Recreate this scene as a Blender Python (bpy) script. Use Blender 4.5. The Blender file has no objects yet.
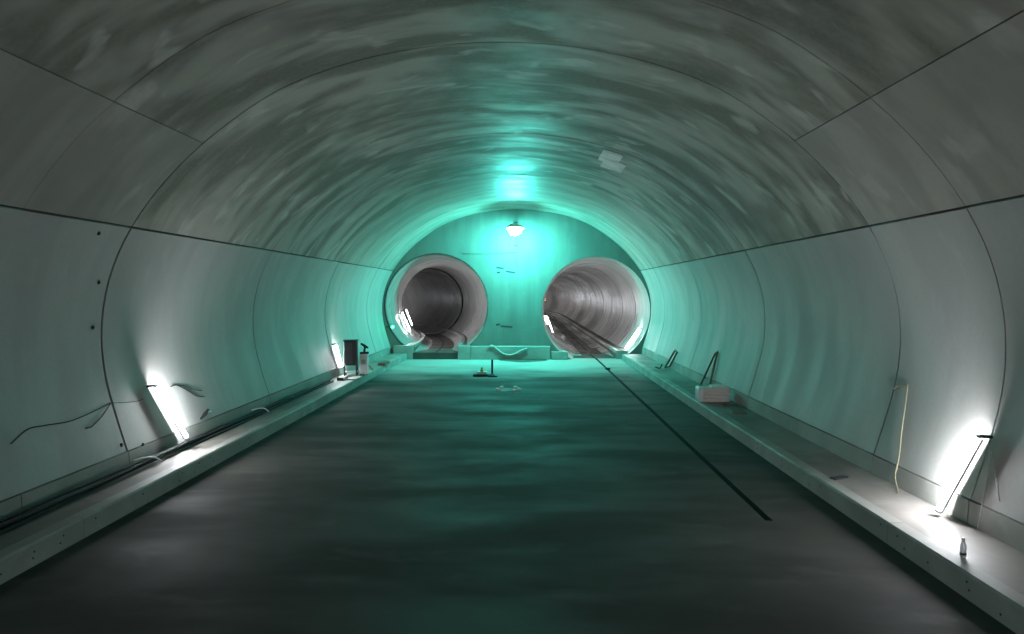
import bpy, bmesh, math, random
from mathutils import Vector, Matrix
random.seed(7)
scene = bpy.context.scene
C = scene.collection
PI = math.pi

# ------------------------------------------------------------------ camera, world, exposure
CAM = Vector((0.45, 0.0, 3.0)); F = 700.0; VX, VY = 526.0, 293.0
cd = bpy.data.cameras.new('camera'); cam = bpy.data.objects.new('camera', cd); C.objects.link(cam)
cd.sensor_width = 36.0; cd.lens = 36.0 * F / 1024.0; cd.clip_end = 500; cd.clip_start = 0.05
cam.location = CAM
cam.rotation_euler = (math.radians(90) - math.atan((317 - VY) / F), 0, math.atan((VX - 512) / F))
scene.camera = cam
w = bpy.data.worlds.new('world'); scene.world = w; w.use_nodes = True
w.node_tree.nodes['Background'].inputs[0].default_value = (0.5, 0.55, 0.55, 1)
w.node_tree.nodes['Background'].inputs[1].default_value = 0.02
vs = scene.view_settings
vs.view_transform = 'Standard'; vs.look = 'None'; vs.gamma = 1.0; vs.use_curve_mapping = False
vs.exposure = 0.3
TUBE = 220.0          # radiance of the white work-light tubes
FLOOD = 800.0       # radiance of the cyan flood lamp's bulb

def at(px, py, Y):
    """point at depth Y (measured along the tunnel) on the ray through a pixel"""
    s = F / Y
    return Vector((CAM.x + (px - VX) / s, Y, CAM.z + (VY - py) / s))

# ------------------------------------------------------------------ materials
def newmat(name):
    m = bpy.data.materials.new(name); m.use_nodes = True
    return m, m.node_tree.nodes, m.node_tree.links, m.node_tree.nodes['Principled BSDF']

def plain(name, col, rough=0.6, metal=0.0, bump=0.0, scale=40.0, var=0.15):
    m, N, L, B = newmat(name)
    tc = N.new('ShaderNodeTexCoord'); n = N.new('ShaderNodeTexNoise'); n.inputs['Scale'].default_value = scale
    n.inputs['Detail'].default_value = 4
    L.new(tc.outputs['Object'], n.inputs['Vector'])
    mx = N.new('ShaderNodeMix'); mx.data_type = 'RGBA'
    mx.inputs[6].default_value = (*[c * (1 - var) for c in col], 1)
    mx.inputs[7].default_value = (*[min(1, c * (1 + var)) for c in col], 1)
    L.new(n.outputs['Fac'], mx.inputs[0]); L.new(mx.outputs[2], B.inputs['Base Color'])
    B.inputs['Roughness'].default_value = rough; B.inputs['Metallic'].default_value = metal
    if bump:
        b = N.new('ShaderNodeBump'); b.inputs['Strength'].default_value = bump; b.inputs['Distance'].default_value = 0.02
        L.new(n.outputs['Fac'], b.inputs['Height']); L.new(b.outputs['Normal'], B.inputs['Normal'])
    return m

def emit(name, col, strength):
    m, N, L, B = newmat(name)
    B.inputs['Base Color'].default_value = (0.8, 0.8, 0.8, 1)
    B.inputs['Emission Color'].default_value = (*col, 1); B.inputs['Emission Strength'].default_value = strength
    return m

def concrete(name, base, dark, light, stain=0.5, streak=(0.5, 3.0), rough=0.5, uv=True, bump=0.25, patches=0.5, spec=0.2):
    """cast concrete; UV = (arc length, length along the tunnel) in metres, streaked along the first axis"""
    m, N, L, B = newmat(name)
    tc = N.new('ShaderNodeTexCoord')
    src = tc.outputs['UV' if uv else 'Object']
    def noise(sx, sy, sz, detail=5, rough_=0.6, dist=0.0):
        mp = N.new('ShaderNodeMapping'); mp.inputs['Scale'].default_value = (sx, sy, sz)
        L.new(src, mp.inputs['Vector'])
        n = N.new('ShaderNodeTexNoise'); n.inputs['Scale'].default_value = 1.0
        n.inputs['Detail'].default_value = detail; n.inputs['Roughness'].default_value = rough_
        n.inputs['Distortion'].default_value = dist
        L.new(mp.outputs[0], n.inputs['Vector'])
        return n.outputs['Fac']
    def ramp(fac, a, b):
        r = N.new('ShaderNodeMapRange'); r.inputs[1].default_value = a; r.inputs[2].default_value = b
        r.interpolation_type = 'SMOOTHSTEP'
        L.new(fac, r.inputs[0]); return r.outputs[0]
    def mix(fac, a, b, k=1.0):
        x = N.new('ShaderNodeMix'); x.data_type = 'RGBA'
        mu = N.new('ShaderNodeMath'); mu.operation = 'MULTIPLY'; mu.inputs[1].default_value = k
        L.new(fac, mu.inputs[0]); L.new(mu.outputs[0], x.inputs[0])
        for i, v in ((6, a), (7, b)):
            if isinstance(v, tuple): x.inputs[i].default_value = (*v, 1)
            else: L.new(v, x.inputs[i])
        return x.outputs[2]
    B.inputs['Specular IOR Level'].default_value = spec
    n_big = noise(0.35, 0.35, 0.35, 4)
    n_str = noise(streak[0], streak[1], streak[1], 3, 0.55, 0.3)
    n_pat = noise(0.9, 1.7, 1.7, 3, 0.5, 0.4)
    n_fine = noise(14, 14, 14, 4, 0.6)
    c = mix(ramp(n_str, 0.40, 0.62), base, dark, stain)
    c = mix(ramp(n_big, 0.48, 0.68), c, dark, stain)
    c = mix(ramp(n_pat, 0.58, 0.70), c, light, patches)
    c = mix(ramp(n_fine, 0.35, 0.7), c, tuple(0.8 * v for v in base), 0.25)
    L.new(c, B.inputs['Base Color'])
    rr = N.new('ShaderNodeMapRange'); rr.inputs[1].default_value = 0.3; rr.inputs[2].default_value = 0.7
    rr.inputs[3].default_value = rough - 0.12; rr.inputs[4].default_value = rough + 0.15
    L.new(n_str, rr.inputs[0]); L.new(rr.outputs[0], B.inputs['Roughness'])
    ad = N.new('ShaderNodeMath'); ad.operation = 'MULTIPLY_ADD'; ad.inputs[1].default_value = 0.35
    L.new(n_fine, ad.inputs[0]); L.new(n_str, ad.inputs[2])
    bp = N.new('ShaderNodeBump'); bp.inputs['Strength'].default_value = bump; bp.inputs['Distance'].default_value = 0.03
    L.new(ad.outputs[0], bp.inputs['Height']); L.new(bp.outputs['Normal'], B.inputs['Normal'])
    return m

M = {}
M['wall'] = concrete('smooth wall concrete', (0.41, 0.405, 0.385), (0.33, 0.325, 0.31), (0.48, 0.475, 0.46), 0.4, (0.3, 1.3), 0.58, True, 0.06, 0.3)
M['vault'] = concrete('stained vault concrete', (0.38, 0.36, 0.315), (0.13, 0.12, 0.095), (0.60, 0.59, 0.56), 0.8, (0.4, 1.2), 0.55, True, 0.10, 0.55)
M['vault_side'] = concrete('paler vault concrete', (0.37, 0.355, 0.32), (0.22, 0.21, 0.18), (0.54, 0.53, 0.5), 0.5, (0.35, 1.2), 0.5, True, 0.08, 0.35, 0.1)
M['patch'] = concrete('painted glint concrete', (0.55, 0.53, 0.49), (0.36, 0.34, 0.31), (0.66, 0.65, 0.62), 0.8, (1.5, 4.0), 0.4, True, 0.2, 0.3, 0.5)  # pale tone stands in for a glint on the vault
M['joint'] = plain('dark joint mortar', (0.07, 0.07, 0.065), 0.9)
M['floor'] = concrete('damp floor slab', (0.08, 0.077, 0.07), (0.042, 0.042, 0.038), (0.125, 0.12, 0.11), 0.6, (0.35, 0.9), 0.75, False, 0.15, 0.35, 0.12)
def paint_light_pool(m, y0, y1, col):
    # lamp's light pool painted into the base colour, thinning out irregularly towards the cavern
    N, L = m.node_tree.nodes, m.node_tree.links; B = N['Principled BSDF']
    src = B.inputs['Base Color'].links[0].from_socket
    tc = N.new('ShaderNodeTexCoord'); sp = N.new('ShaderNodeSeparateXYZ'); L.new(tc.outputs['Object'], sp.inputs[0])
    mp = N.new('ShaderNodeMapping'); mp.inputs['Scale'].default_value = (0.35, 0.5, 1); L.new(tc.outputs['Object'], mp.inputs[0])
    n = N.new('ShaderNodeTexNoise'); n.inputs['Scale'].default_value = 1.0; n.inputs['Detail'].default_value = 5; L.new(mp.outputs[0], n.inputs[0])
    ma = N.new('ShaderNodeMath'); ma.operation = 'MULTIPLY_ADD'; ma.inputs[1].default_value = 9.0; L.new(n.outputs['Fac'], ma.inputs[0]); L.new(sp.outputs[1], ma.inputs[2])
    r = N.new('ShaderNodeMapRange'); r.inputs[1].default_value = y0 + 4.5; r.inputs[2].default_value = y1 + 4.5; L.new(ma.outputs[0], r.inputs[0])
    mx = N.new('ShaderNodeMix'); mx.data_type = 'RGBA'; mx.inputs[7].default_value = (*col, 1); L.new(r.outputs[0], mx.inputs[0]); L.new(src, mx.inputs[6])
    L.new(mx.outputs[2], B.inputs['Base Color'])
paint_light_pool(M['floor'], 24.0, 29.0, (0.36, 0.35, 0.33))
M['kerb'] = concrete('kerb concrete', (0.33, 0.33, 0.305), (0.21, 0.21, 0.195), (0.42, 0.42, 0.39), 0.5, (0.6, 0.9), 0.6, False, 0.3, 0.3)
M['bench'] = concrete('walkway concrete', (0.27, 0.25, 0.23), (0.13, 0.12, 0.11), (0.36, 0.34, 0.32), 0.6, (0.8, 0.5), 0.6, False, 0.3, 0.3)
M['bulk'] = concrete('bulkhead concrete', (0.17, 0.165, 0.152), (0.115, 0.115, 0.107), (0.21, 0.205, 0.19), 0.5, (2.5, 0.3), 0.55, False, 0.2, 0.2)
M['bore'] = concrete('bore lining concrete', (0.40, 0.38, 0.36), (0.27, 0.26, 0.25), (0.46, 0.45, 0.43), 0.5, (0.4, 2.0), 0.36, True, 0.15, 0.2)
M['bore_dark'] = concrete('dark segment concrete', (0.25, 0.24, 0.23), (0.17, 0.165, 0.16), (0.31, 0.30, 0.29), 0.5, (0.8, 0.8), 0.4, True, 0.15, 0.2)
M['bed'] = concrete('track slab', (0.10, 0.085, 0.075), (0.05, 0.045, 0.04), (0.15, 0.135, 0.12), 0.6, (0.7, 1.5), 0.5, False, 0.2, 0.3)
M['slot'] = plain('wet slot', (0.012, 0.012, 0.012), 0.7)
M['black'] = plain('black rubber', (0.012, 0.012, 0.013), 0.85)
M['steel_dark'] = plain('dark painted steel', (0.035, 0.037, 0.04), 0.45, 0.3)
M['cab'] = plain('grey enamelled steel', (0.06, 0.065, 0.075), 0.5)
M['steel'] = plain('galvanised steel', (0.45, 0.46, 0.46), 0.35, 0.9)
M['white'] = plain('white plastic', (0.82, 0.82, 0.8), 0.45, 0, 0, 40, 0.05)
M['sack'] = plain('white paper sacking', (0.72, 0.67, 0.63), 0.8, 0, 0.4, 18)
M['film'] = plain('clear wrap', (0.75, 0.78, 0.78), 0.25)
M['wood'] = plain('grey timber', (0.13, 0.10, 0.07), 0.7)
M['woodpale'] = plain('pale board', (0.5, 0.46, 0.4), 0.7)
M['yellow'] = plain('yellow plastic', (0.55, 0.45, 0.08), 0.5)
M['hosepale'] = plain('pale hose', (0.5, 0.5, 0.44), 0.55)
M['hoseyel'] = plain('yellowish cable', (0.34, 0.31, 0.2), 0.6)
M['tube'] = emit('lit tube', (0.93, 0.95, 1.0), TUBE)
M['tube_bore'] = emit('lit bore tube', (0.90, 0.94, 1.0), TUBE * 1.2)
M['flood'] = emit('lit cyan bulb', (0.10, 1.0, 0.84), FLOOD)
M['green'] = emit('lit green lens', (0.02, 1.0, 0.25), 25)
M['orange'] = emit('lit orange lamp', (1.0, 0.42, 0.12), 1.6)
g, N_, L_, B_ = newmat('wet film'); B_.inputs['Base Color'].default_value = (0.45, 0.5, 0.48, 1); B_.inputs['Roughness'].default_value = 0.08
M['puddle'] = g
M['shade'] = plain('painted foot shade', (0.07, 0.07, 0.055), 0.8, 0, 0.3, 6, 0.4)  # dark tone stands in for shade on the floor
g, N_, L_, B_ = newmat('clear plastic'); B_.inputs['Base Color'].default_value = (0.85, 0.88, 0.9, 1); B_.inputs['Roughness'].default_value = 0.12
B_.inputs['Transmission Weight'].default_value = 0.6; B_.inputs['IOR'].default_value = 1.4
M['clear'] = g

# ------------------------------------------------------------------ helpers
def link(name, me, mat, parent=None):
    o = bpy.data.objects.new(name, me); C.objects.link(o)
    if mat is not None and hasattr(me, 'materials') and len(me.materials) == 0: me.materials.append(mat)
    if parent is not None: o.parent = parent
    return o

def mesh(name, verts, faces, mat, parent=None, smooth=False, uvs=None, mats=None):
    me = bpy.data.meshes.new(name); me.from_pydata([tuple(v) for v in verts], [], faces); me.update()
    if smooth: me.polygons.foreach_set('use_smooth', [True] * len(me.polygons))
    if uvs is not None:
        ul = me.uv_layers.new(name='UVMap')
        for lp in me.loops: ul.data[lp.index].uv = uvs[lp.vertex_index]
    return link(name, me, mat, parent)

def tag(o, label=None, cat=None, group=None, kind=None):
    if label: o['label'] = label
    if cat: o['category'] = cat
    if group: o['group'] = group
    if kind: o['kind'] = kind
    return o

def thing(name, label, cat, loc=(0, 0, 0), rz=0.0, group=None):
    o = bpy.data.objects.new(name, None); C.objects.link(o); o.empty_display_size = 0.1
    o.location = loc; o.rotation_euler = (0, 0, rz)
    return tag(o, label, cat, group)

def bm_obj(name, bm, mat, parent=None, smooth=False):
    me = bpy.data.meshes.new(name); bmesh.ops.recalc_face_normals(bm, faces=bm.faces[:]); bm.to_mesh(me); bm.free()
    if smooth: me.polygons.foreach_set('use_smooth', [True] * len(me.polygons))
    return link(name, me, mat, parent)

def add_box(bm, x0, x1, y0, y1, z0, z1, bev=0.0, rot=None, about=None):
    r = bmesh.ops.create_cube(bm, size=1.0)
    for v in r['verts']:
        v.co = Vector(((x0 + x1) / 2 + v.co.x * (x1 - x0), (y0 + y1) / 2 + v.co.y * (y1 - y0), (z0 + z1) / 2 + v.co.z * (z1 - z0)))
    vsx = r['verts']
    if bev:
        es = list({e for v in vsx for e in v.link_edges})
        b = bmesh.ops.bevel(bm, geom=es, offset=bev, segments=2, affect='EDGES', profile=0.5)
        vsx = list({v for f in b['faces'] for v in f.verts} | {v for v in vsx if v.is_valid})
    if rot is not None:
        bmesh.ops.rotate(bm, verts=vsx, cent=about or (0, 0, 0), matrix=rot)
    return vsx

def box(name, x0, x1, y0, y1, z0, z1, mat, parent=None, bev=0.0, rot=None, about=None):
    bm = bmesh.new(); add_box(bm, x0, x1, y0, y1, z0, z1, bev, rot, about)
    return bm_obj(name, bm, mat, parent)

def smooth_path(pts, n=6):
    P = [Vector(p) for p in pts]; P = [P[0] * 2 - P[1]] + P + [P[-1] * 2 - P[-2]]; out = []
    for i in range(1, len(P) - 2):
        p0, p1, p2, p3 = P[i - 1:i + 3]
        for k in range(n):
            t = k / n
            out.append(0.5 * ((2 * p1) + (p2 - p0) * t + (2 * p0 - 5 * p1 + 4 * p2 - p3) * t * t + (3 * p1 - p0 - 3 * p2 + p3) * t ** 3))
    out.append(P[-2]); return out

def tube_data(path, r, seg=8):
    V, Fc = [], []; up = Vector((0.13, 0.21, 0.97)); n = len(path)
    rr = r if isinstance(r, (list, tuple)) else [r] * n
    for i, p in enumerate(path):
        t = (path[min(i + 1, n - 1)] - path[max(i - 1, 0)]).normalized()
        a = t.cross(up)
        if a.length < 1e-3: a = t.cross(Vector((1, 0, 0)))
        a.normalize(); b = t.cross(a)
        for k in range(seg):
            q = 2 * PI * k / seg; V.append(p + (a * math.cos(q) + b * math.sin(q)) * rr[i])
    for i in range(n - 1):
        for k in range(seg):
            k2 = (k + 1) % seg; Fc.append((i * seg + k, i * seg + k2, (i + 1) * seg + k2, (i + 1) * seg + k))
    Fc.append(tuple(range(seg - 1, -1, -1))); Fc.append(tuple((n - 1) * seg + k for k in range(seg)))
    return V, Fc

def tube(name, pts, r, mat, parent=None, seg=8, sm=6):
    path = smooth_path(pts, sm) if sm else [Vector(p) for p in pts]
    V, Fc = tube_data(path, r, seg)
    o = mesh(name, V, Fc, mat, parent, True); return o

def lathe(name, prof, mat, parent=None, seg=20, loc=(0, 0, 0), mtx=None):
    V, Fc = [], []
    for r, z in prof:
        for k in range(seg):
            q = 2 * PI * k / seg; V.append(Vector((r * math.cos(q), r * math.sin(q), z)))
    for i in range(len(prof) - 1):
        for k in range(seg):
            k2 = (k + 1) % seg; Fc.append((i * seg + k, i * seg + k2, (i + 1) * seg + k2, (i + 1) * seg + k))
    Fc.append(tuple(range(seg - 1, -1, -1))); Fc.append(tuple((len(prof) - 1) * seg + k for k in range(seg)))
    if mtx is not None: V = [mtx @ v for v in V]
    V = [v + Vector(loc) for v in V]
    return mesh(name, V, Fc, mat, parent, True)

# ------------------------------------------------------------------ cavern section
YB = 31.8                                 # bulkhead
Y0 = -25.3                                # the cavern runs on behind the camera
HALF = [(5.74, 0.55), (5.94, 1.2), (6.08, 1.75), (6.13, 2.4), (6.01, 3.22), (5.63, 4.03), (5.10, 4.70), (4.53, 5.27), (3.65, 5.90), (3.02, 6.24), (1.64, 6.67), (0.0, 6.82)]
pts = [Vector((-x, 0, z)) for x, z in HALF] + [Vector((x, 0, z)) for x, z in HALF[-2::-1]]
den = smooth_path(pts, 10)
for _ in range(60):
    den = [den[0]] + [(den[i - 1] + den[i] * 2 + den[i + 1]) / 4 for i in range(1, len(den) - 1)] + [den[-1]]
ARC = [0.0]
for i in range(1, len(den)): ARC.append(ARC[-1] + (den[i] - den[i - 1]).length)
def prof(a):
    if a <= 0: i = 1
    elif a >= ARC[-1]: i = len(den) - 1
    else: i = next(k for k in range(1, len(ARC)) if ARC[k] >= a)
    t = (a - ARC[i - 1]) / (ARC[i] - ARC[i - 1]); p = den[i - 1].lerp(den[i], t)
    d = (den[min(i + 1, len(den) - 1)] - den[max(i - 2, 0)]).normalized()
    return p, Vector((-d.z, 0, d.x))       # outward normal for a clockwise walk (left foot -> crown -> right foot)
def arc_at(z, side):
    rng = range(len(den) // 2) if side < 0 else range(len(den) - 1, len(den) // 2, -1)
    return min(((abs(den[i].z - z), ARC[i]) for i in rng))[1]
def wall_x(z, side=1):
    return prof(arc_at(z, side))[0].x
AEND = ARC[-1]
aL1, aL2, aR2, aR1 = arc_at(4.03, -1), arc_at(5.27, -1), arc_at(5.27, 1), arc_at(4.03, 1)

def shell(name, a0, a1, y0, y1, off, mat, parent=None, thick=0.0, jit=0.0):
    n = max(3, int((a1 - a0) / 0.22)); V, UV, Fc = [], [], []
    for j, y in enumerate((y0, y1)):
        for i in range(n + 1):
            a = a0 + (a1 - a0) * i / n; p, nn = prof(a); q = p + nn * (off + jit); V.append((q.x, y, q.z)); UV.append((a, y))
    for i in range(n): Fc.append((i, i + 1, n + 1 + i + 1, n + 1 + i))
    if thick:
        loop = list(range(n + 1)) + list(range(2 * n + 1, n, -1)); b = len(V)
        for k in loop:
            V.append(V[k]); UV.append(UV[k])
        for k in loop:
            p, nn = prof(UV[k][0]); v = V[k]; V.append((v[0] + nn.x * thick, v[1], v[2] + nn.z * thick)); UV.append(UV[k])
        m_ = len(loop)
        for k in range(m_):
            k2 = (k + 1) % m_; Fc.append((b + k, b + m_ + k, b + m_ + k2, b + k2))
    o = mesh(name, V, Fc, mat, parent, True, UV)
    return o

wall_left = tag(shell('wall_left', -0.05, aL1, Y0, YB, 0.05, M['joint']), 'curved concrete side wall behind the cabinet walkway', None, None, 'structure')
wall_right = tag(shell('wall_right', aR1, AEND + 0.05, Y0, YB, 0.05, M['joint']), 'curved concrete side wall behind the white sack stack', None, None, 'structure')
ceiling = tag(shell('ceiling', aL1, aR1, Y0, YB, 0.05, M['joint']), 'stained concrete vault over the cavern', None, None, 'structure')
JO = [-25.33, -19.33, -13.33, -7.33, -1.33, 4.67, 8.35, 10.67, 16.67, 22.67, 28.67, YB]
gp = 0.02
for k in range(len(JO) - 1):
    y0, y1 = JO[k] + (0.004 if JO[k] == 8.35 else gp), JO[k + 1] - (0.004 if JO[k + 1] == 8.35 else gp)
    if k == len(JO) - 2: y1 = YB - 0.01
    for nm, a0, a1, mt, par in (('wall_panel', 0.0, aL1, 'wall', wall_left), ('vault_panel', aL1, aR1, 'vault' if JO[k] < 20 else 'vault_side', ceiling),
                            ('wall_panel', aR1, AEND, 'wall', wall_right)) if JO[k] > 10 else (('wall_panel', 0.0, aL1, 'wall', wall_left), ('vault_panel', aL1, aL2, 'vault_side', ceiling),
                            ('vault_panel', aL2, aR2, 'vault', ceiling), ('vault_panel', aR2, aR1, 'vault_side', ceiling),
                            ('wall_panel', aR1, AEND, 'wall', wall_right)):
        g0 = 0.006 if a0 in (aL2, aR2) else 0.018
        g1 = 0.006 if a1 in (aL2, aR2) else 0.018
        if a0 == 0.0: g0 = 0
        if a1 == AEND: g1 = 0
        shell(nm, a0 + g0, a1 - g1, y0, y1, 0.0, M[mt], par, 0.045, random.uniform(-0.007, 0.007))
aP0, aP1 = [ARC[min(range(len(den) // 2, len(den)), key=lambda i: abs(den[i].x - x))] for x in (2.25, 3.0)]
for k_, (u0, u1, v0, v1) in enumerate(((0.0, 0.7, 17.0, 18.3), (0.2, 1.0, 17.8, 19.0))):
    shell('painted_glint', aP0 + (aP1 - aP0) * u0, aP0 + (aP1 - aP0) * u1, v0, v1, -0.012 - 0.002 * k_, M['patch'], ceiling, 0.02)  # pale glossy patches painting a glint onto the vault
# plinths at the wall feet
for side, par in ((-1, wall_left), (1, wall_right)):
    x0 = 5.70
    for k in range(len(JO) - 1):
        y0, y1 = JO[k] + 0.008, JO[k + 1] - 0.008
        V = [(side * x0, y0, 0.20), (side * (x0 + 0.015), y0, 0.535), (side * (x0 + 0.12), y0, 0.535), (side * (x0 + 0.12), y0, 0.20)]
        V += [(a, y1, c) for a, b, c in V]
        mesh('plinth', V, [(0, 1, 5, 4), (1, 2, 6, 5), (0, 3, 2, 1), (4, 5, 6, 7), (2, 3, 7, 6), (3, 0, 4, 7)], M['kerb'], par)

# floor with the drain slot on the track axis
KL, KR = -4.95, 4.77
SX0, SX1, SY0 = 3.61, 3.71, 9.2
def floor_mesh():
    xs = [KL - 0.9, SX0, SX1, KR + 0.95]; ys = [Y0, SY0, YB + 0.3]
    V, Fc = [], []
    def quad(a, b, c, d):
        i = len(V); V.extend((a, b, c, d)); Fc.append((i, i + 1, i + 2, i + 3))
    for i in range(3):
        for j in range(2):
            if i == 1 and j == 1: continue
            quad((xs[i], ys[j], 0), (xs[i + 1], ys[j], 0), (xs[i + 1], ys[j + 1], 0), (xs[i], ys[j + 1], 0))
    return V, Fc
V, Fc = floor_mesh()
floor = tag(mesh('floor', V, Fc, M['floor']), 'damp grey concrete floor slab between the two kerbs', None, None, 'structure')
d = -0.12
mesh('drain_slot', [(SX0, SY0, 0), (SX1, SY0, 0), (SX1, YB + 0.3, 0), (SX0, YB + 0.3, 0), (SX0, SY0, d), (SX1, SY0, d), (SX1, YB + 0.3, d), (SX0, YB + 0.3, d)],
     [(4, 5, 6, 7), (0, 4, 7, 3), (1, 2, 6, 5), (0, 1, 5, 4), (3, 7, 6, 2)], M['slot'], floor)

# raised walkways with kerb faces
def walkway(side, xk, label):
    s = side; xb = s * 5.705
    V = [(xk, Y0, 0.0), (xk, Y0, 0.235), (xk + s * 0.02, Y0, 0.255), (xb, Y0, 0.262), (xb, Y0, 0.0)]
    n = len(V); V += [(a, YB - 0.35, c) for a, b, c in V]
    top = mesh('walkway', V, [(2, 3, 3 + n, 2 + n), (3, 4, 4 + n, 3 + n), tuple(range(n, 2 * n)), tuple(range(n - 1, -1, -1))], M['bench'])
    tag(top, label, None, None, 'structure')
    V = [(xk, Y0, -0.0), (xk, Y0, 0.235), (xk + s * 0.025, Y0, 0.258), (xk + s * 0.19, Y0, 0.259), (xk + s * 0.19, Y0, 0.0)]
    # kerb units, cast in lengths
    L = 6.0; y = Y0
    for j in range(len(JO) - 1):
        y0, y1 = JO[j] + 0.004, min(JO[j + 1] - 0.004, YB - 0.35)
        VV = [(a, y0, c) for a, b, c in V] + [(a, y1, c) for a, b, c in V]
        k = mesh('kerb', [(a - s * 0.004, b, c + 0.004) for a, b, c in VV], [(i, (i + 1) % 5, 5 + (i + 1) % 5, 5 + i) for i in range(5)] + [(4, 3, 2, 1, 0), (5, 6, 7, 8, 9)], M['kerb'], top)
    return top
wk_l = walkway(-1, KL, 'raised concrete walkway carrying the cable bundle and cabinet')
wk_r = walkway(1, KR, 'raised concrete walkway carrying the white sack stack')
BZ = 0.262
# formwork tie holes in the kerb faces
hole = None
for side, xk, par in ((-1, KL, wk_l), (1, KR, wk_r)):
    y = 4.2
    while y < 14:
        for dz in (0.09, 0.175):
            if random.random() < 0.72:
                yy = y + random.uniform(-0.15, 0.15)
                bm = bmesh.new(); bmesh.ops.create_cone(bm, segments=8, radius1=0.013, radius2=0.011, depth=0.006, cap_ends=True)
                bmesh.ops.rotate(bm, verts=bm.verts[:], cent=(0, 0, 0), matrix=Matrix.Rotation(PI / 2, 3, 'Y'))
                bmesh.ops.translate(bm, verts=bm.verts[:], vec=(xk - side * 0.005, yy, dz + random.uniform(-0.02, 0.02)))
                bm_obj('tie_hole', bm, M['slot'], par)
        y += 0.55

# ------------------------------------------------------------------ bulkhead with two bore mouths
BL = (-3.65, 2.42, 2.385)     # centre x, centre z, radius
BR = (3.62, 2.19, 2.46)
def bulkhead():
    bm = bmesh.new(); n = 80
    def loop(ptsl):
        vsx = [bm.verts.new(p) for p in ptsl]
        return [bm.edges.new((vsx[i], vsx[(i + 1) % len(vsx)])) for i in range(len(vsx))]
    es = []
    outer = []
    for i in range(n + 1):
        p, nn = prof(AEND * i / n); q = p + nn * 0.03; outer.append((q.x, YB, q.z))
    outer = [(-5.6, YB, -0.12)] + outer + [(5.6, YB, -0.12)]
    es += loop(outer)
    for cx, cz, r in (BL, BR):
        es += loop([(cx + r * math.cos(2 * PI * k / 64), YB, cz + r * math.sin(2 * PI * k / 64)) for k in range(64)])
    bmesh.ops.triangle_fill(bm, use_beauty=True, use_dissolve=False, edges=es)
    ex = bmesh.ops.extrude_face_region(bm, geom=bm.faces[:])
    bmesh.ops.translate(bm, verts=[v for v in ex['geom'] if isinstance(v, bmesh.types.BMVert)], vec=(0, 0.3, 0))
    return bm
wall_back = bm_obj('wall_back', bulkhead(), M['bulk'])
tag(wall_back, 'concrete end bulkhead pierced by the two round bores', None, None, 'structure')
# plinth blocks at its foot
def block(name, x0, x1, zt, y0, bev):
    bm = bmesh.new(); add_box(bm, x0, x1, y0, YB + 0.0, 0.0, zt, bev); return bm_obj(name, bm, M['kerb'], wall_back)
block('foot_block', -2.62, -2.06, 0.62, YB - 0.42, 0.02)
block('foot_block', -2.05, 1.55, 0.60, YB - 0.36, 0.03)
block('foot_block', 1.56, 2.35, 0.36, YB - 0.30, 0.03)
block('foot_block', -5.55, -4.68, 0.62, YB - 0.34, 0.02)
# casting seam and fixing slots on the face
a, b = at(462, 254, YB), at(516, 252.5, YB)
tube('casting_seam', [(a.x, YB, a.z), ((a.x + b.x) / 2, YB, a.z + 0.0), (b.x, YB, b.z)], 0.016, M['joint'], wall_back, 6, 4)
for px, py, wd, an in ((500, 268, 0.34, -8), (498.5, 272.5, 0.16, 5), (510.5, 272, 0.42, -10), (506.5, 326.5, 0.55, -4), (498, 324.5, 0.2, 10)):
    p = at(px, py, YB)
    box('fixing_slot', p.x - wd / 2, p.x + wd / 2, YB - 0.012, YB + 0.01, p.z - 0.04, p.z + 0.04, M['steel_dark'], wall_back, 0.006, Matrix.Rotation(math.radians(-an), 3, 'Y'), (p.x, YB, p.z))

# ------------------------------------------------------------------ the two bores
def path_left(t):            # arc bending towards -x
    R = 46.0; a = t / R
    return Vector((BL[0] - R * (1 - math.cos(a)), YB + R * math.sin(a), 0)), a
def path_right(t):
    S, R = 52.0, 110.0
    if t < S: return Vector((BR[0], YB + t, 0)), 0.0
    a = (t - S) / R
    return Vector((BR[0] - R * (1 - math.cos(a)), YB + S + R * math.sin(a), 0)), a
def ring(name, path, cz, t0, t1, r0, r1, mat, parent, back=0.05, seg=48):
    V, UV, Fc = [], [], []
    for (t, r) in ((t0, r0 + back), (t0, r0), (t1, r1), (t1, r1 + back)):
        c, a = path(t)
        for k in range(seg + 1):
            q = 2 * PI * k / seg - PI / 2; l = r * math.cos(q)
            V.append((c.x + l * math.cos(a), c.y + l * math.sin(a), cz + r * math.sin(q))); UV.append((q * r, t))
    m_ = seg + 1
    # split vertices so the inner face keeps clean edges
    Vs, Us = [], []
    for j in range(3):
        b = len(Vs); Vs += V[j * m_:(j + 2) * m_]; Us += UV[j * m_:(j + 2) * m_]
        for k in range(seg): Fc.append((b + k, b + k + 1, b + m_ + k + 1, b + m_ + k))
    return mesh(name, Vs, Fc, mat, parent, True, Us)
def sweep(name, path, t0, t1, poly, mat, parent, step=1.5):
    n = max(1, int((t1 - t0) / step)); V, Fc = [], []; m_ = len(poly)
    for i in range(n + 1):
        c, a = path(t0 + (t1 - t0) * i / n)
        for l, z in poly: V.append((c.x + l * math.cos(a), c.y + l * math.sin(a), z))
    for i in range(n):
        for k in range(m_ - 1): Fc.append((i * m_ + k, i * m_ + k + 1, (i + 1) * m_ + k + 1, (i + 1) * m_ + k))
    return mesh(name, V, Fc, mat, parent)
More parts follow.
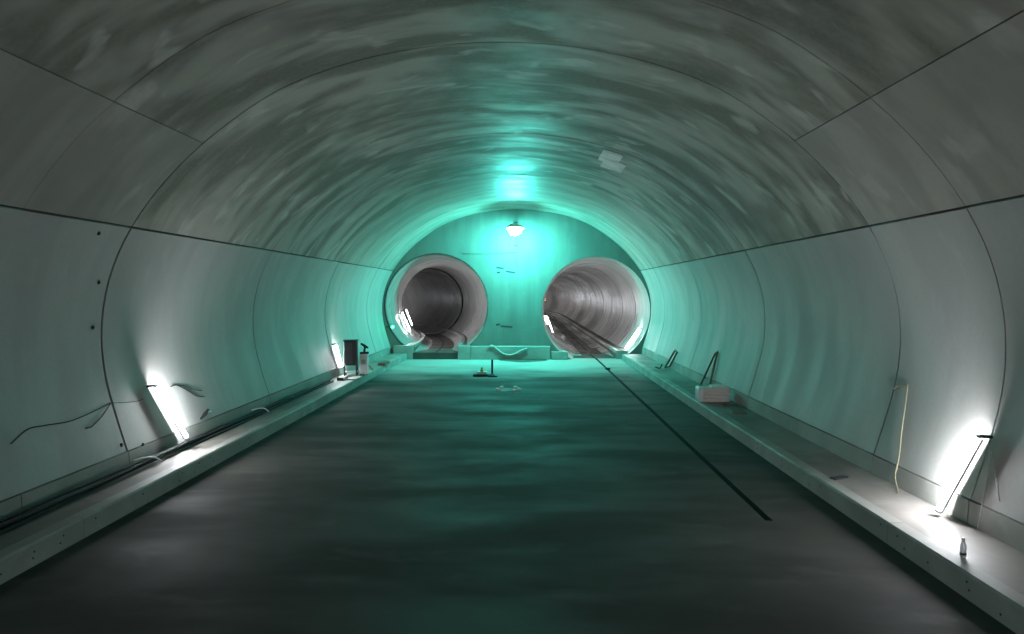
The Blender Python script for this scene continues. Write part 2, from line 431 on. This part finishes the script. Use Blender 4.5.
def bore(path, B, label, length, plan):
    cx, cz, R = B
    root = ring('bore_backing', path, cz, 0.3, length, R + 0.05, R + 0.05, M['joint'], None, 0.02)
    # a backing that follows the bend
    bpy.data.objects.remove(root)
    n = int(length / 2); V, Fc = [], []; seg = 40
    for i in range(n + 1):
        c, a = path(0.3 + (length - 0.3) * i / n)
        for k in range(seg):
            q = 2 * PI * k / seg; l = (R + 0.09) * math.cos(q); V.append((c.x + l * math.cos(a), c.y + l * math.sin(a), cz + (R + 0.09) * math.sin(q)))
    for i in range(n):
        for k in range(seg): Fc.append((i * seg + k, i * seg + (k + 1) % seg, (i + 1) * seg + (k + 1) % seg, (i + 1) * seg + k))
    root = mesh('tunnel_bore', V, Fc, M['joint'], None, True)
    tag(root, label, None, None, 'structure')
    for (t0, t1, r0, r1, mt, nm) in plan: ring(nm, path, cz, t0 + 0.012, t1 - 0.012, r0, r1, M[mt], root)
    return root
planL = [(0.0, 0.28, 2.375, 2.36, 'black', 'mouth_seal'), (0.28, 1.6, 2.33, 2.20, 'bore', 'mouth_collar')]
t = 1.6
while t < 13.5: planL.append((t, t + 2.1, 2.20, 2.20, 'bore', 'lining_ring')); t += 2.1
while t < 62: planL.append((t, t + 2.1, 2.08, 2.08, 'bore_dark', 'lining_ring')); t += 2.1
bore_l = bore(path_left, BL, 'round bore bending away with green lamp at its mouth', 62, planL)
planR = [(0.0, 0.3, 2.455, 2.42, 'bore', 'mouth_seal'), (0.3, 3.2, 2.42, 2.30, 'bore', 'mouth_collar')]
t = 3.2; k = 0
while t < 100: planR.append((t, t + 2.4, 2.28 + 0.015 * (k % 2), 2.28 + 0.015 * (k % 2), 'bore', 'lining_ring')); t += 2.4; k += 1
bore_r = bore(path_right, BR, 'round bore running straight with lit kerb pads', 100, planR)
ch = lambda B, r, z: math.sqrt(max(0.01, (r + 0.04) ** 2 - (z - B[1]) ** 2))
# left: sunken slab between two walkways
sweep('track_bed', path_left, 0.0, 61, [(-1.0, 0.3), (1.0, 0.3)], M['bed'], bore_l)
sweep('bed_step', path_left, -0.30, 0.0, [(-1.0, 0.0), (-1.0, 0.3), (1.0, 0.3), (1.0, 0.0)], M['bed'], bore_l, 0.2)
V = [(BL[0] - 1.02, YB - 0.30, 0), (BL[0] + 1.02, YB - 0.30, 0), (BL[0] + 1.02, YB - 0.30, 0.3), (BL[0] - 1.02, YB - 0.30, 0.3)]
mesh('bed_step_face', V, [(0, 1, 2, 3)], M['bed'], bore_l)
def bore_side(path, parent, s_, x0, zb, zt, xe, t0, t1):
    sweep('bore_walkway', path, t0, t1, [(s_ * x0, zb), (s_ * x0, zt), (s_ * xe, zt)], M['bed'], parent)
    sweep('bore_kerb', path, t0, t1, [(s_ * (x0 - 0.01), zt - 0.12), (s_ * (x0 - 0.01), zt + 0.01), (s_ * (x0 + 0.14), zt + 0.012), (s_ * (x0 + 0.14), zt)], M['kerb'], parent)
    c, a = path(t0); V = [(c.x + s_ * x0, c.y, 0.0), (c.x + s_ * x0, c.y, zt), (c.x + s_ * xe, c.y, zt), (c.x + s_ * xe, c.y, 0.0)]
    mesh('walkway_end', V, [(0, 1, 2, 3)], M['kerb'], parent)
bore_side(path_left, bore_l, 1, 1.0, 0.3, 0.63, ch(BL, 2.2, 0.64), 0.0, 61)
bore_side(path_left, bore_l, -1, 1.0, 0.3, 0.63, ch(BL, 2.2, 0.64), 0.0, 61)
sweep('bed_groove', path_left, -0.29, 58, [(-0.06, 0.306), (0.06, 0.306)], M['slot'], bore_l)
# right: flush slab, a low kerb on one hand and a service ledge on the other
sweep('track_bed', path_right, 0.3, 98, [(-1.35, 0.0), (-0.06, 0.0), (-0.06, -0.1), (0.06, -0.1), (0.06, 0.0), (0.95, 0.0)], M['bed'], bore_r)
bore_side(path_right, bore_r, 1, 0.95, 0.0, 0.37, ch(BR, 2.28, 0.38), 0.05, 98)
bore_side(path_right, bore_r, -1, 1.35, 0.0, 0.28, ch(BR, 2.28, 0.28), 0.05, 98)
pad_me = None
for i in range(34):
    for l in (-0.78, 0.62):
        if l > 0 and i < 3: continue
        tt = 1.5 + i * 1.5 + (0.4 if l > 0 else 0); c, a = path_right(tt)
        if pad_me is None:
            bm = bmesh.new(); add_box(bm, -0.26, 0.26, -0.2, 0.2, 0.0, 0.07, 0.015); o = bm_obj('rail_pad', bm, M['kerb'], bore_r); pad_me = o.data
        else: o = link('rail_pad', pad_me, None, bore_r)
        o.location = (c.x + l * math.cos(a), c.y + l * math.sin(a), 0.0); o.rotation_euler = (0, 0, a)

# ------------------------------------------------------------------ lamps
def tube_light(bot, top, out, toward, label, strength_mat='tube', cable=None):
    """bot/top: points on the wall; out: direction away from the wall; toward: horizontal direction of the backing channel"""
    bot, top, out, toward = Vector(bot), Vector(top), Vector(out).normalized(), Vector(toward).normalized()
    ax = (top - bot).normalized()
    root = thing('tube_light', label, 'work light', bot, 0, 'white tube work lights')
    def loc(v): return v - bot
    b0, t0 = bot + out * 0.11, top + out * 0.15
    V, Fc = tube_data([loc(b0), loc(b0.lerp(t0, 0.5)), loc(t0)], 0.034, 12)
    mesh('tube', V, Fc, M[strength_mat], root, True)
    # backing channel
    bk = (toward * 0.55 - out * 0.83).normalized(); sd = ax.cross(bk).normalized()
    V, Fc = [], []
    for p in (b0 - ax * 0.01, t0 + ax * 0.01):
        for (s_, d_) in ((-0.05, 0.02), (-0.052, 0.052), (0.052, 0.052), (0.05, 0.02), (0.045, 0.044), (-0.045, 0.044)):
            V.append(loc(p + sd * s_ + bk * d_))
    Fc = [(i, (i + 1) % 6, 6 + (i + 1) % 6, 6 + i) for i in range(6)]
    mesh('channel', V, Fc, M['white'], root)
    for p, dr in ((b0, -1), (t0, 1)):
        V, Fc = tube_data([loc(p - ax * dr * 0.002), loc(p + ax * dr * 0.03)], 0.040, 12); mesh('end_cap', V, Fc, M['steel'], root)
    # hook plate tying the upper end to the wall
    V, Fc = tube_data([loc(t0 + ax * 0.03), loc(top + ax * 0.06 + out * 0.02)], 0.02, 8); mesh('bracket', V, Fc, M['steel_dark'], root)
    if cable: tube('lamp_cable', [loc(Vector(p)) for p in cable], 0.006, M['hosepale'], root, 6, 5)
    return root
def wall_pt(z, y, side, off=0.0):
    p, nn = prof(arc_at(z, side)); q = p - nn * off; return Vector((q.x, y, q.z))
def wall_tube(y, side, z0, z1, label, ybot=None, cable=True):
    a, b = wall_pt(max(z0, 0.56), ybot or y, side), wall_pt(z1, y, side)
    if z0 < 0.56: a = Vector((side * 5.62, ybot or y, z0))
    nn = prof(arc_at(0.9, side))[1] * -1
    cb = [b + nn * 0.05 + Vector((0, -0.02, 0.03)), wall_pt(1.0, y - 0.12, side, 0.03), wall_pt(0.7, y - 0.2, side, 0.03), Vector((side * 5.6, y - 0.32, BZ + 0.012))] if cable else None
    return tube_light(a, b, nn, (0, -1, 0), label, 'tube', cb)
wall_tube(11.72, -1, 0.44, 1.33, 'bright white tube light leaning on the wall above the cable bundle', 12.1, False)
wall_tube(8.33, 1, 0.31, 1.23, 'bright white tube light on the walkway near the small bottle', 8.6)
wall_tube(22.88, -1, 0.57, 1.25, 'bright white tube light on the wall right beside the dark cabinet', None, False)
wall_tube(-2.5, -1, 0.34, 1.3, 'added white fill tube light out of view on the cabinet side')  # this pair is added behind the camera to brighten the near walls and vault
wall_tube(-2.0, 1, 0.34, 1.3, 'added white fill tube light out of view on the sack side')
def bore_tube(path, B, r, t, ang, span, label):
    c, a = path(t); lat = Vector((math.cos(a), math.sin(a), 0))
    def P(q): return Vector((c.x, c.y, B[1])) + lat * (r * math.cos(q)) + Vector((0, 0, r * math.sin(q)))
    q0, q1 = math.radians(ang - span / 2), math.radians(ang + span / 2)
    p0, p1 = P(q0), P(q1)
    if math.cos(q0) < 0: p0, p1 = p1, p0
    if p0.z > p1.z: p0, p1 = p1, p0
    out = (Vector((c.x, c.y, B[1])) - (p0 + p1) / 2)
    return tube_light(p0, p1, out, (0, -1, 0), label, 'tube_bore')
bore_tube(path_right, BR, 2.42, 0.9, -36, 26, 'bright white tube light low in the mouth of the straight bore')
for t_, n_ in ((5.0, 'first'), (14.0, 'second'), (26.0, 'third'), (40.0, 'fourth'), (52.0, 'fifth'), (62.0, 'sixth'), (74.0, 'seventh')):  # tubes added along the bore to brighten its lining
    bore_tube(path_right, BR, 2.28, t_, 203, 22, n_ + ' added white tube light along the wall deep inside the straight bore')
bore_tube(path_left, BL, 2.20, 3.4, 206, 26, 'bright white tube light just inside the bending bore')
bore_tube(path_left, BL, 2.20, 7.6, 203, 24, 'white tube light further inside the bending bore')
bore_tube(path_left, BL, 2.08, 27.0, 200, 24, 'added white tube light hidden deep in the dark part of the bending bore')  # added out of sight round the bend to light the dark lining

# green signal lamp at the left mouth
p = at(392, 327, YB - 0.14); gl = thing('signal_lamp', 'small green lamp at the mouth of the bending bore', 'lamp', p)
lathe('lens', [(0.0, 0.075), (0.035, 0.065), (0.06, 0.03), (0.065, 0.0)], M['green'], gl, 14, (0, 0, 0), Matrix.Rotation(PI / 2, 3, 'X'))
lathe('housing', [(0.07, 0.0), (0.085, 0.0), (0.085, -0.09), (0.05, -0.11)], M['steel_dark'], gl, 14, (0, 0, 0), Matrix.Rotation(PI / 2, 3, 'X'))
box('bracket', -0.30, -0.05, 0.06, 0.10, -0.03, 0.03, M['steel_dark'], gl)
# far orange lamp in the straight bore
c, a = path_right(63); ol = thing('warning_lamp', 'orange lamp glowing deep in the straight bore', 'lamp', (c.x - 0.25, c.y, 2.2))
lathe('lens', [(0.0, 0.42), (0.18, 0.38), (0.26, 0.2), (0.26, -0.2), (0.2, -0.3)], M['orange'], ol, 14)
lathe('housing', [(0.28, -0.3), (0.3, -0.36), (0.3, -0.45), (0.05, -0.46), (0.05, -1.95), (0.3, -2.0), (0.3, -2.2)], M['steel_dark'], ol, 14)

# cyan flood lamp hung on the bulkhead
LP = at(515, 229, YB - 1.60)
fl = thing('flood_lamp', 'glaring cyan flood lamp bracketed high on the bulkhead', 'lamp', LP)
lathe('bulb', [(0.0, -0.30), (0.13, -0.27), (0.25, -0.17), (0.30, -0.04), (0.26, 0.05), (0.13, 0.10), (0.06, 0.16)], M['flood'], fl, 20)
# guessed hood over the bulb, shaped to cut its light upwards and backwards
V, Fc = [], []; nu, nv = 14, 8; R_ = 0.38
tilt = Matrix.Rotation(math.radians(-3), 3, 'X')
for rr in (R_, R_ + 0.012):
    for j in range(nv + 1):
        th = math.radians(4 + 82 * j / nv)
        for i in range(nu * 2):
            ph = 2 * PI * i / (nu * 2); v = Vector((rr * math.sin(th) * math.cos(ph), rr * math.sin(th) * math.sin(ph), rr * math.cos(th) * 0.55))
            V.append(tilt @ v)
m2 = nu * 2; bs = (nv + 1) * m2
for s_ in (0, 1):
    for j in range(nv):
        for i in range(m2): Fc.append((s_ * bs + j * m2 + i, s_ * bs + j * m2 + (i + 1) % m2, s_ * bs + (j + 1) * m2 + (i + 1) % m2, s_ * bs + (j + 1) * m2 + i))
for i in range(m2): Fc.append((nv * m2 + i, nv * m2 + (i + 1) % m2, bs + nv * m2 + (i + 1) % m2, bs + nv * m2 + i))
mesh('guessed_hood', V, Fc, M['white'], fl, True)
V, Fc = tube_data([Vector((0, 0.18, 0.22)), Vector((0, 1.60, 0.34))], 0.03, 8); mesh('arm', V, Fc, M['steel_dark'], fl)
box('wall_plate', -0.12, 0.12, 1.57, 1.60, 0.22, 0.46, M['steel_dark'], fl, 0.008)
box('junction_box', -0.07, 0.07, 1.51, 1.60, -0.62, -0.44, M['steel_dark'], fl, 0.01)
tube('lamp_cable', [(0, 1.58, 0.25), (0.03, 1.58, -0.1), (0.0, 1.57, -0.45)], 0.012, M['black'], fl, 6, 5)

# ------------------------------------------------------------------ things on the cabinet side
def cable(name, pts, r, mat, label, cat, group=None, seg=7):
    o = tube(name, pts, r, mat, None, seg, 6); return tag(o, label, cat, group)
def bench_y(px, py, z):          # depth of a pixel at height z
    return F * (CAM.z - z) / (py - VY)
for j in range(4):
    pts = []
    rr = (0.028, 0.024, 0.02, 0.022)[j]
    y = 2.5
    ph = j * 1.7
    while y < 22.0:
        bulge = 0.10 * math.exp(-((y - 10.2) / 1.2) ** 2) if j in (1, 2) else 0.0
        x = -5.60 + 0.09 * (j % 2) * 1.0 + 0.02 * math.sin(y * 0.9 + ph) + (0.07 * bulge * 10 if j == 2 else 0)
        pts.append((max(x, -5.66), y, BZ + rr + 0.004 + (0.058 if j >= 2 else 0.0) + 0.02 * (math.sin(y * 1.3 + ph) > 0.4) * (j >= 2) + bulge * 0.5))
        y += 0.7
    cable('power_cable', pts, rr, M['black'], 'black cable of the bundle lying along the wall foot beside the cabinet', 'cable', 'black cables along the wall foot')
# white ties on the bundle
for y in (10.6, 15.3):
    o = tube('hose_end', [(-5.62, y, BZ + 0.145), (-5.55, y + 0.2, BZ + 0.15), (-5.46, y + 0.35, BZ + 0.125), (-5.42, y + 0.5, BZ + 0.02)], 0.012, M['white'], None, 7, 4)
    tag(o, 'short pale hose end lying over the black cable bundle', 'hose', 'pale hose ends on the bundle')

# hanging wires fixed on the left wall
def on_wall(px, py, side, off=0.02):
    """point where the pixel ray meets the curved wall"""
    best = None
    dx, dz = (px - VX) / F, (VY - py) / F
    for k in range(0, 400):
        a_ = (aL1 * k / 399) if side < 0 else (AEND - (AEND - aR1) * k / 399)
        p, nn = prof(a_); q = p - nn * off
        if abs(dx) < 1e-6: continue
        y = (q.x - CAM.x) / dx; e = abs((q.z - CAM.z) - dz * y)
        if y > 0.5 and (best is None or e < best[0]): best = (e, Vector((q.x, y, q.z)))
    return best[1]
def wall_wire(pxs, side, r, mat, label, off=0.015, cat='wire', group=None):
    return cable('wire', [on_wall(x, y, side, off) for x, y in pxs], r, mat, label, cat, group, 6)
wall_wire([(0, 447), (18, 432), (35, 428), (60, 424), (80, 416), (104, 405)], -1, 0.007, M['black'], 'thin dark wire running up the wall to a ring joint')
wall_wire([(104, 405), (95, 418), (84, 429), (78, 431)], -1, 0.008, M['black'], 'dark wire loop drooping below the ring joint')
wall_wire([(104, 405), (120, 404), (131, 403), (138, 400)], -1, 0.004, M['black'], 'faint thin wire between ring joint and tube light')
wall_wire([(166, 388), (172, 386), (182, 391), (192, 397), (200, 398)], -1, 0.009, M['black'], 'dark cable stub curling off the wall past the tube light')
wall_wire([(171, 386), (180, 387), (190, 391), (198, 392)], -1, 0.006, M['black'], 'thinner cable stub beside the curled stub on the wall')
p = on_wall(199, 417, -1, 0.03)
br = thing('wall_bracket', 'small dark bent bracket on the wall past the tube light', 'bracket', p)
V, Fc = tube_data([Vector((0, -0.12, -0.05)), Vector((0.03, 0.02, 0.03)), Vector((0.05, 0.1, 0.1))], [0.02, 0.04, 0.02], 6); mesh('arm', V, Fc, M['steel_dark'], br)
V, Fc = tube_data([Vector((0.03, 0.02, 0.05)), Vector((0.05, 0.22, 0.04))], 0.015, 6); mesh('strap', V, Fc, M['white'], br)
for px, py in ((95, 233), (94, 282), (87, 328), (114, 448), (136, 450)):
    p = on_wall(px, py, -1, 0.0)
    o = lathe('wall_anchor', [(0.03, -0.02), (0.03, 0.012), (0.018, 0.02)], M['slot'], None, 10, p, Matrix.Rotation(PI / 2, 3, 'Y'))
    tag(o, 'small dark anchor plug in the side wall near the ring joint', 'anchor', 'anchor plugs in the side wall')

# cabinet beside the tube light
cb = thing('cabinet', 'tall dark steel cabinet on legs beside a tube light', 'cabinet', (-5.34, 23.0, BZ), math.radians(8))
box('body', -0.21, 0.21, -0.22, 0.22, 0.36, 1.16, M['steel_dark'], cb, 0.012)
for sx in (-1, 1):
    for sy in (-1, 1): box('leg', sx * 0.19 - 0.02, sx * 0.19 + 0.02, sy * 0.2 - 0.02, sy * 0.2 + 0.02, 0, 0.36, M['steel_dark'], cb)
dr = box('door', -0.19, 0.07, -0.235, -0.22, 0.40, 1.13, M['cab'], cb, 0.005)
box('handle', 0.03, 0.05, -0.26, -0.235, 0.72, 0.84, M['steel_dark'], dr)
box('side_post', 0.10, 0.2, -0.24, -0.22, 0.36, 1.16, M['steel_dark'], cb, 0.005)
box('roof', -0.24, 0.24, -0.25, 0.25, 1.16, 1.19, M['steel_dark'], cb, 0.008)
box('shelf', -0.2, 0.2, -0.2, 0.2, 0.12, 0.15, M['steel'], cb)
# white box beside it with a dark tool on top
wb = thing('utility_box', 'white upright utility box standing next to the dark cabinet', 'box', (-4.98, 23.3, BZ), math.radians(6))
box('body', -0.13, 0.13, -0.12, 0.12, 0.03, 0.66, M['white'], wb, 0.02)
box('lid', -0.14, 0.14, -0.13, 0.13, 0.66, 0.70, M['white'], wb, 0.012)
box('label_plate', -0.07, 0.07, -0.125, -0.119, 0.36, 0.52, M['woodpale'], wb)
for sx in (-1, 1): box('foot', sx * 0.1 - 0.02, sx * 0.1 + 0.02, -0.1, 0.1, 0, 0.03, M['steel_dark'], wb)
tl = thing('hand_drill', 'dark power tool standing on the white utility box', 'tool', (-4.98, 23.3, BZ + 0.70), math.radians(15))
box('battery', -0.13, 0.16, -0.05, 0.05, 0.0, 0.07, M['steel_dark'], tl, 0.012)
box('grip', -0.02, 0.05, -0.035, 0.035, 0.06, 0.25, M['steel_dark'], tl, 0.015, Matrix.Rotation(math.radians(10), 3, 'Y'), (0, 0, 0.1))
V, Fc = tube_data([Vector((0.14, 0, 0.2)), Vector((0.02, 0, 0.27)), Vector((-0.1, 0, 0.35))], [0.035, 0.05, 0.03], 10); mesh('motor', V, Fc, M['steel_dark'], tl, True)
# boards lying and leaning nearby
def plank(name, a, b, wdt, th, mat, label, cat='board', up=Vector((0, 0, 1))):
    a, b = Vector(a), Vector(b); d = (b - a); L = d.length; d.normalize(); s = d.cross(up).normalized(); n = s.cross(d)
    V = []
    for p in (a, b):
        for i, j in ((-1, 0), (1, 0), (1, 1), (-1, 1)): V.append(p + s * (i * wdt / 2) + n * (j * th))
    o = mesh(name, V, [(0, 1, 2, 3), (7, 6, 5, 4), (0, 4, 5, 1), (1, 5, 6, 2), (2, 6, 7, 3), (3, 7, 4, 0)], mat)
    return tag(o, label, cat)
plank('timber_prop', (-4.99, 24.6, BZ), (-5.42, 24.5, BZ + 0.42), 0.06, 0.06, M['wood'], 'short dark timber leaning beyond the white utility box', 'timber')
plank('board', (-5.06, 21.85, BZ + 0.002), (-5.04, 22.66, BZ + 0.002), 0.28, 0.03, M['woodpale'], 'pale board lying flat beside the cabinet feet')
plank('timber_offcut', (-5.0, 26.2, BZ), (-4.98, 27.1, BZ), 0.26, 0.10, M['wood'], 'dark timber offcut lying beyond the leaning timber', 'timber')
plank('timber_offcut', (-5.36, 21.7, BZ), (-5.34, 22.2, BZ), 0.2, 0.09, M['wood'], 'dark timber offcut lying by the cable end', 'timber')

# ------------------------------------------------------------------ things on the sack side
st = thing('sack_stack', 'stack of flat white paper sacks on the walkway', 'sack stack', (5.20, 17.75, BZ), math.radians(-3))
z = 0.0
for k in range(4):
    h = 0.092; V = []
    bm = bmesh.new(); add_box(bm, -0.36 + random.uniform(-.015, .015), 0.36 + random.uniform(-.015, .015), -0.24, 0.24, z, z + h, 0.034)
    o = bm_obj('sack', bm, M['sack'], st, True); z += h - 0.006
bm = bmesh.new(); add_box(bm, -0.42, -0.27, -0.26, 0.26, 0.0, z + 0.02, 0.045); bm_obj('end_wrap', bm, M['film'], st, True)
bm = bmesh.new(); add_box(bm, -0.08, 0.34, -0.2, 0.22, z + 0.0, z + 0.05, 0.022); bm_obj('top_wrap', bm, M['sack'], st, True)
def prop_frame(base_l, base_r, apex_l, apex_r, r, label):
    o = thing('steel_bracket', label, 'bracket', base_l)
    b = Vector(base_l)
    for nm, p, q in (('strut', base_l, apex_l), ('strut', base_r, apex_r), ('head', apex_l, apex_r), ('foot', base_l, base_r)):
        V, Fc = tube_data([Vector(p) - b, Vector(q) - b], r, 6); mesh(nm, V, Fc, M['wood'], o)
    return o
# triangular frame leaning behind the sacks
prop_frame((5.58, 20.6, BZ + 0.03), (5.60, 19.75, BZ + 0.03), wall_pt(1.27, 20.2, 1, 0.06), wall_pt(1.30, 20.02, 1, 0.06), 0.03, 'narrow dark timber frame leaning on the wall behind the sacks')
prop_frame((5.50, 25.45, BZ + 0.035), (5.62, 25.2, BZ + 0.10), wall_pt(0.95, 25.05, 1, 0.09), wall_pt(0.90, 24.8, 1, 0.06), 0.034, 'dark looped timber frame leaning on the wall past the sacks')
o = tube('hose', [(5.16, 25.5, BZ + 0.05), (5.26, 25.3, BZ + 0.025), (5.36, 25.5, BZ + 0.06), (5.42, 25.62, BZ + 0.13)], 0.022, M['black'], None, 6, 5)
tag(o, 'short black hose curling from the looped timber frame', 'hose')
plank('board', (5.3, 15.9, BZ), (5.42, 17.1, BZ), 0.32, 0.03, M['wood'], 'dark board lying on the walkway before the sacks')
plank('steel_flat', (4.95, 10.28, BZ + 0.004), (5.2, 10.42, BZ + 0.004), 0.10, 0.02, M['steel_dark'], 'small dark steel flat lying on the walkway edge', 'steel flat')
# cables on the wall
wall_wire([(891, 388), (897, 385), (905, 384)], 1, 0.01, M['hoseyel'], 'short yellowish cable bridge at the ring joint', 0.02)
p_ = [on_wall(905, 385, 1, 0.04), on_wall(903, 405, 1, 0.04), on_wall(900, 430, 1, 0.04), on_wall(898, 455, 1, 0.04)]
p_ += [Vector((5.68, p_[-1].y - 0.02, 0.42)), Vector((5.64, p_[-1].y - 0.15, BZ + 0.03)), Vector((5.52, p_[-1].y - 0.4, BZ + 0.014))]
cable('yellow_cable', p_, 0.009, M['hoseyel'], 'yellowish cable hanging down the wall to the walkway', 'cable')
wall_wire([(988, 450), (993, 475), (998, 500)], 1, 0.008, M['hosepale'], 'pale thin wire hanging from the tube light bracket', 0.02)
# small bottle on the walkway
yb = bench_y(963, 557, BZ); pb = at(963, 557, yb)
bo = thing('bottle', 'small clear plastic bottle standing on the walkway', 'bottle', (pb.x, yb, BZ + 0.001))
lathe('body', [(0.022, 0.0), (0.03, 0.006), (0.03, 0.05), (0.024, 0.065), (0.03, 0.08), (0.03, 0.125), (0.014, 0.165), (0.014, 0.18)], M['clear'], bo, 18)
lathe('cap', [(0.016, 0.178), (0.017, 0.182), (0.017, 0.2), (0.014, 0.203)], M['white'], bo, 14)
lathe('band', [(0.0305, 0.028), (0.031, 0.03), (0.031, 0.048), (0.0305, 0.05)], M['steel_dark'], bo, 18)

# ------------------------------------------------------------------ things on the floor and at the bulkhead
y = bench_y(485, 376.5, 0); p = at(485, 376.5, y)
sb = thing('sign_base', 'dark base plate with upright post and yellow fitting', 'post base', (p.x, y, 0))
box('plate', -0.42, 0.36, -0.2, 0.2, 0.0, 0.09, M['steel_dark'], sb, 0.02)
box('post', 0.22, 0.29, -0.04, 0.04, 0.09, 0.60, M['steel_dark'], sb, 0.008)
box('foot', 0.12, 0.46, -0.3, -0.2, 0.0, 0.06, M['steel_dark'], sb, 0.012)
box('block', -0.28, 0.06, -0.12, 0.12, 0.09, 0.17, M['sack'], sb, 0.02)
lathe('fitting', [(0.05, 0.17), (0.06, 0.19), (0.05, 0.24), (0.025, 0.26), (0.035, 0.3), (0.02, 0.33)], M['yellow'], sb, 12, (-0.12, 0, 0))
y = bench_y(508, 390, 0); p = at(508, 390, y)
sh = thing('wet_sheet', 'wet clear sheet weighted at its corners on the floor', 'sheet', (p.x, y, 0.001))
V = []; n = 14
for j in (0, 1):
    for k in range(n):
        q = 2 * PI * k / n; r = 1 + 0.12 * math.sin(3 * q + 1); V.append((0.28 * r * math.cos(q), 0.36 * r * math.sin(q), 0.006 * j))
mesh('film', V, [tuple(range(n, 2 * n)), tuple(range(n - 1, -1, -1))] + [(k, (k + 1) % n, n + (k + 1) % n, n + k) for k in range(n)], M['puddle'], sh)
for dx, dy in ((-0.2, 0.34), (-0.31, -0.12), (0.23, 0.34), (0.33, -0.1), (0.2, -0.36)):
    bm = bmesh.new(); bmesh.ops.create_icosphere(bm, subdivisions=2, radius=1.0)
    for v in bm.verts: v.co = Vector((v.co.x * 0.085 + dx, v.co.y * 0.10 + dy, max(0, v.co.z) * 0.075))
    bm_obj('lump', bm, M['white'], sh, True)
y = bench_y(606, 369.5, 0); p = at(606, 369.5, y)
o = lathe('drain_cap', [(0.1, 0.001), (0.11, 0.03), (0.09, 0.06), (0.03, 0.07)], M['slot'], None, 14, (SX0 + 0.05, y, 0))
tag(o, 'small dark round cap on the drain slot', 'cap')
yh = YB - 0.40
pp = [at(488, 347, yh), at(492, 345.5, yh), at(497, 349, yh), at(503, 353.5, yh), at(510, 355, yh), at(516, 353.5, yh), at(521, 350.5, yh - 0.02), at(527, 348.5, yh)]
cable('drooping_hose', pp, 0.028, M['hosepale'], 'pale hose drooping in a wave over the bulkhead foot', 'hose')

V = []; n = 22  # flat dark sheet painting the shade at the bulkhead foot
for j in (0, 1):
    for k in range(n):
        q = PI * k / (n - 1); r = 1 + 0.06 * math.sin(5 * q)
        V.append((0.32 + 1.05 * r * math.cos(q), YB - 0.365 - 1.15 * r * math.sin(q), 0.001 + 0.004 * j))
o = mesh('painted_shade', V, [tuple(range(2 * n - 1, n - 1, -1)), tuple(range(n))] + [(k, (k + 1) % n, n + (k + 1) % n, n + k) for k in range(n)], M['shade'])
tag(o, 'dark painted shade patch on the floor at the bulkhead foot', 'shade patch')
